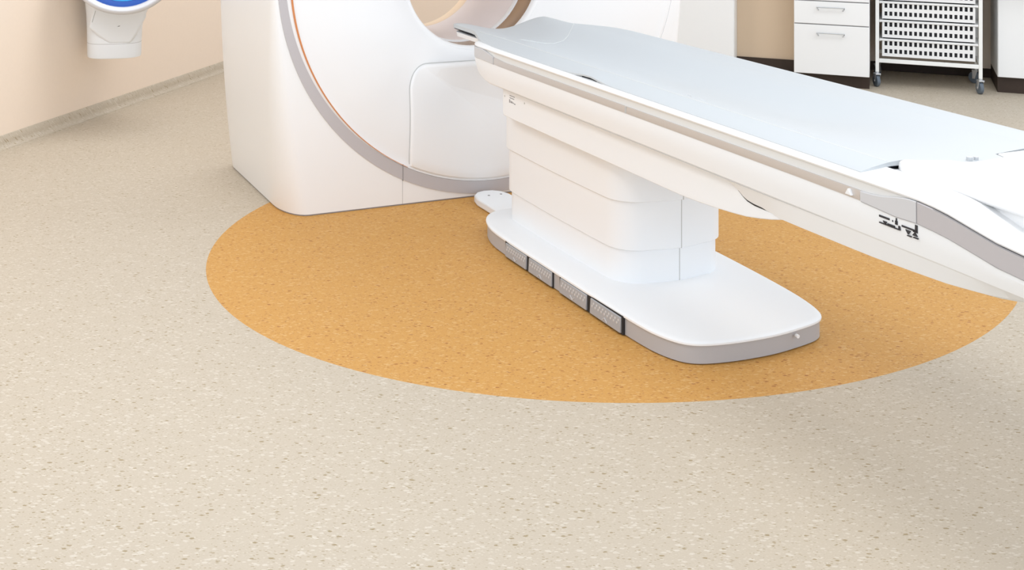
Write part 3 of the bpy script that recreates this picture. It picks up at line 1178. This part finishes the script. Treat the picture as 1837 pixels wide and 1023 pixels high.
def cells(a, b, count, frac):
    xs, hole = [a], []
    step = (b - a) / (count + (1 - frac))
    x = a
    for k in range(count):
        xs.append(x + step * (1 - frac))
        hole.append(False)
        xs.append(x + step)
        hole.append(True)
        x += step
    xs.append(b)
    hole.append(False)
    return xs, hole


bn0, bn1 = TN0 + .040, TN1 - .040
BASK_LABEL = ('lowest white slotted basket in the wheeled trolley', 'second white slotted basket from the bottom of the trolley',
              'third white slotted basket from the bottom of the trolley', 'topmost white slotted basket in the trolley, cut by the picture edge')
proto = None
for i, z in enumerate(RIMS):
    if proto is None:
        bk = thing('storage_basket', room(tn, 8.80, RIMS[0] - .110), B, BASK_LABEL[0], 'basket', 'slotted baskets in the trolley')
        bo = (tn, 8.80, RIMS[0] - .110)
        zt, zb = RIMS[0] - .012, RIMS[0] - .114
        bm = bmesh.new()
        # flanged rim
        for (x0, x1, y0, y1) in ((TN0 + pw + .001, TN1 - pw - .001, TW0 + .004, TW0 + .030), (TN0 + pw + .001, TN1 - pw - .001, TW1 - .034, TW1 - .012), (TN0 + pw + .001, bn0 + .006, TW0 + .028, TW1 - .030), (bn1 - .006, TN1 - pw - .001, TW0 + .028, TW1 - .030)):
            box(bm, x0, x1, y0, y1, zt, zt + .012)
        finish('rim', bm, M['basket'], bk, bo, bevel=.002)
        bm = bmesh.new()
        xs, hx = cells(bn0 + .002, bn1 - .002, 18, .57)
        zz = [zb, zb + .020, zb + .047, zb + .071, zb + .0995, zt]
        hz = [False, True, False, True, False]
        lattice(bm, xs, zz, hx, hz, TW0 + .012, TW0 + .0155, .06)
        finish('front_wall', bm, M['basket'], bk, bo, smooth=False)
        bm = bmesh.new()
        lattice(bm, xs, zz, hx, hz, TW1 - .030, TW1 - .027)
        finish('back_wall', bm, M['basket'], bk, bo, smooth=False)
        for x in (bn0, bn1 - .003):
            bm = bmesh.new()
            ys, hy = cells(TW0 + .016, TW1 - .028, 12, .52)
            lattice(bm, ys, zz, hy, hz, 0, .003)
            for v in bm.verts:
                v.co = (x + v.co.y, v.co.x, v.co.z)
            finish('side_wall', bm, M['basket'], bk, bo, smooth=False)
        bm = bmesh.new()
        box(bm, bn0, bn1, TW0 + .018, TW1 - .028, zb, zb + .003)
        finish('basket_floor', bm, M['basket'], bk, bo, smooth=False)
        bm = bmesh.new()
        x0, x1, y0, y1 = bn0 + .006, bn1 - .006, TW0 + .026, TW1 - .034
        box(bm, x0, x1, y0, y1, zb + .004, zb + .007)
        for (a, b, c, d) in ((x0, x1, y0, y0 + .002), (x0, x1, y1 - .002, y1), (x0, x0 + .002, y0, y1), (x1 - .002, x1, y0, y1)):
            box(bm, a, b, c, d, zb + .004, zt - .004)
        finish('inner_shade_sheet', bm, M['basket_shade'], bk, bo, smooth=False)  # near-black sheets that paint in the shade inside the basket
        proto = bk
    else:
        bk = proto.copy()
        COL.objects.link(bk)
        bk.location = room(tn, 8.80, z - .110)
        bk['label'] = BASK_LABEL[i]
        for ch in list(proto.children):
            c = ch.copy()
            COL.objects.link(c)
            c.parent = bk

# unseen continuous worktop over cabinets and trolley, added for the shade it casts
bm = bmesh.new()
box(bm, -1.46, 1.51, 8.43, 9.248, .860, .898)
wt = finish('worktop', bm, M['worktop'], None, (0, 8.84, .86), bevel=.004)
wt.location = room(0, 8.84, .86)
wt.rotation_euler = rot
tag(wt, 'unseen long grey worktop added for shade over the white cabinets and basket trolley', 'worktop')

# ------------------------------------------------------------------ wall console with the round blue dish
KN, KW = -3.985, 5.79                      # middle of the housing, room frame
wo = (NL, KW, .38)
wc = thing('wall_console', room(NL, KW, .38), B, 'white wall mounted console with a silver rimmed blue disc on the peach wall', 'wall unit')
kc = room(KN, KW)
fd = Vector((-kc.x, -kc.y, 0)).normalized()          # the housing is swivelled towards the scanner room
FX = Vector((fd.dot(Vector((RN[0], RN[1], 0))), fd.dot(Vector((RW[0], RW[1], 0))), 0))
SX = Vector((0, 0, 1)).cross(FX)                      # sideways, to the right as seen from the room


def kp(sx, f, z):
    return Vector((KN, KW, 0)) + SX * sx + FX * f + Vector((0, 0, z))


def k_ring(z, hw, hd, off=0.0, n=48, e=.65):
    out = []
    for k in range(n):
        a = 2 * pi * k / n
        ca, sa = cos(a), sin(a)
        out.append(kp(off + hw * abs(ca) ** e * (1 if ca >= 0 else -1), hd * abs(sa) ** .8 * (1 if sa >= 0 else -1), z))
    return out


# (height, half width, half depth, sideways offset)
prof = [(.392, .128, .098, 0), (.385, .142, .112, 0), (.387, .149, .117, 0), (.397, .1505, .120, 0), (.46, .1515, .121, 0), (.53, .154, .122, .001), (.575, .157, .124, .003), (.62, .166, .126, .010), (.66, .178, .128, .018), (.74, .188, .130, .022), (.84, .192, .130, .020), (.93, .186, .122, .018), (.96, .16, .10, .018)]
bm = bmesh.new()
loft(bm, [k_ring(z, a, b, c) for z, a, b, c in prof])
hs = finish('housing', bm, M['white_matt'], wc, wo, angle=40)
bm = bmesh.new()
loft(bm, [k_ring(z, .1520, .1214) for z in (.467, .4692)])
finish('housing_joint', bm, M['softseam'], hs, wo)
bm = bmesh.new()
box(bm, NL, KN - .02, KW + .02, KW + .14, .52, .90)
finish('wall_bracket', bm, M['white_matt'], wc, wo, bevel=.01)
# added wedge facing downwards, shaped so this area of the housing looks shaded
chin = [(-.028, .470), (.088, .470), (.122, .52), (.147, .571), (.172, .62), (.178, .742), (-.112, .742), (-.120, .664), (-.140, .568), (-.090, .52)]
lean = lambda z: .1225 + .085 * (z - .470) / .272
bm = bmesh.new()
loft(bm, [[kp(a, .09, z) for a, z in chin], [kp(a, lean(z) if z > .48 else .1222, z) for a, z in chin]])
ch = finish('shade_wedge', bm, M['white_matt'], wc, wo, angle=25, bevel=.012, seg=3)
bm = bmesh.new()
tube(bm, [kp(a, lean(z) + .0005, z) for a, z in ((-.121, .60), (-.112, .63), (-.102, .665))], .0016, 6)
finish('slit', bm, M['softseam'], ch, wo)
bm = bmesh.new()
tube(bm, [kp(.018, lean(.571) + .0005, .571), kp(.030, lean(.574) + .0005, .574)], .0020, 6)
finish('lock_mark', bm, M['seam'], ch, wo)
# tilted dish on a short neck
dc = kp(.048, .24, .950)
til = math.radians(24)
nrm = (FX * cos(til) + Vector((0, 0, 1)) * sin(til)).normalized()
ax = Vector((0, 0, 1)).cross(nrm).normalized()
ay = nrm.cross(ax)


def dish_ring(r, h, n=72):
    return [dc + nrm * h + ax * r * cos(2 * pi * k / n) + ay * r * sin(2 * pi * k / n) for k in range(n)]


bm = bmesh.new()
R0, rt = .290, .0215
loft(bm, [dish_ring(R0 + rt * cos(2 * pi * k / 16), rt * sin(2 * pi * k / 16)) for k in range(17)], cap=False)
bmesh.ops.remove_doubles(bm, verts=bm.verts[:], dist=1e-6)
finish('disc_rim', bm, M['silver'], wc, wo)
bm = bmesh.new()
loft(bm, [dish_ring(R0 - .004, -.006), dish_ring(R0 - .018, .006), dish_ring(R0 - .034, .010), dish_ring(R0 - .049, .012), dish_ring(R0 - .050, -.018), dish_ring(R0 - .004, -.018)], cap=False)
finish('disc_band', bm, M['blue'], wc, wo, angle=50)
bm = bmesh.new()
loft(bm, [dish_ring(R0 - .048, -.012), dish_ring(R0 - .050, .0125), dish_ring(R0 - .07, .016), dish_ring(.10, .022), dish_ring(.02, .024)])
finish('disc_face', bm, M['cyan'], wc, wo, angle=50)
bm = bmesh.new()
loft(bm, [dish_ring(R0 - .003, -.008), dish_ring(R0 - .03, -.035), dish_ring(.16, -.05), dish_ring(.05, -.055)])
finish('disc_back', bm, M['white_matt'], wc, wo, angle=50)
bm = bmesh.new()
tube(bm, [dc - nrm * .045, dc - nrm * .09, kp(.03, .08, .90)], .035, 16)
finish('neck', bm, M['white_matt'], wc, wo)
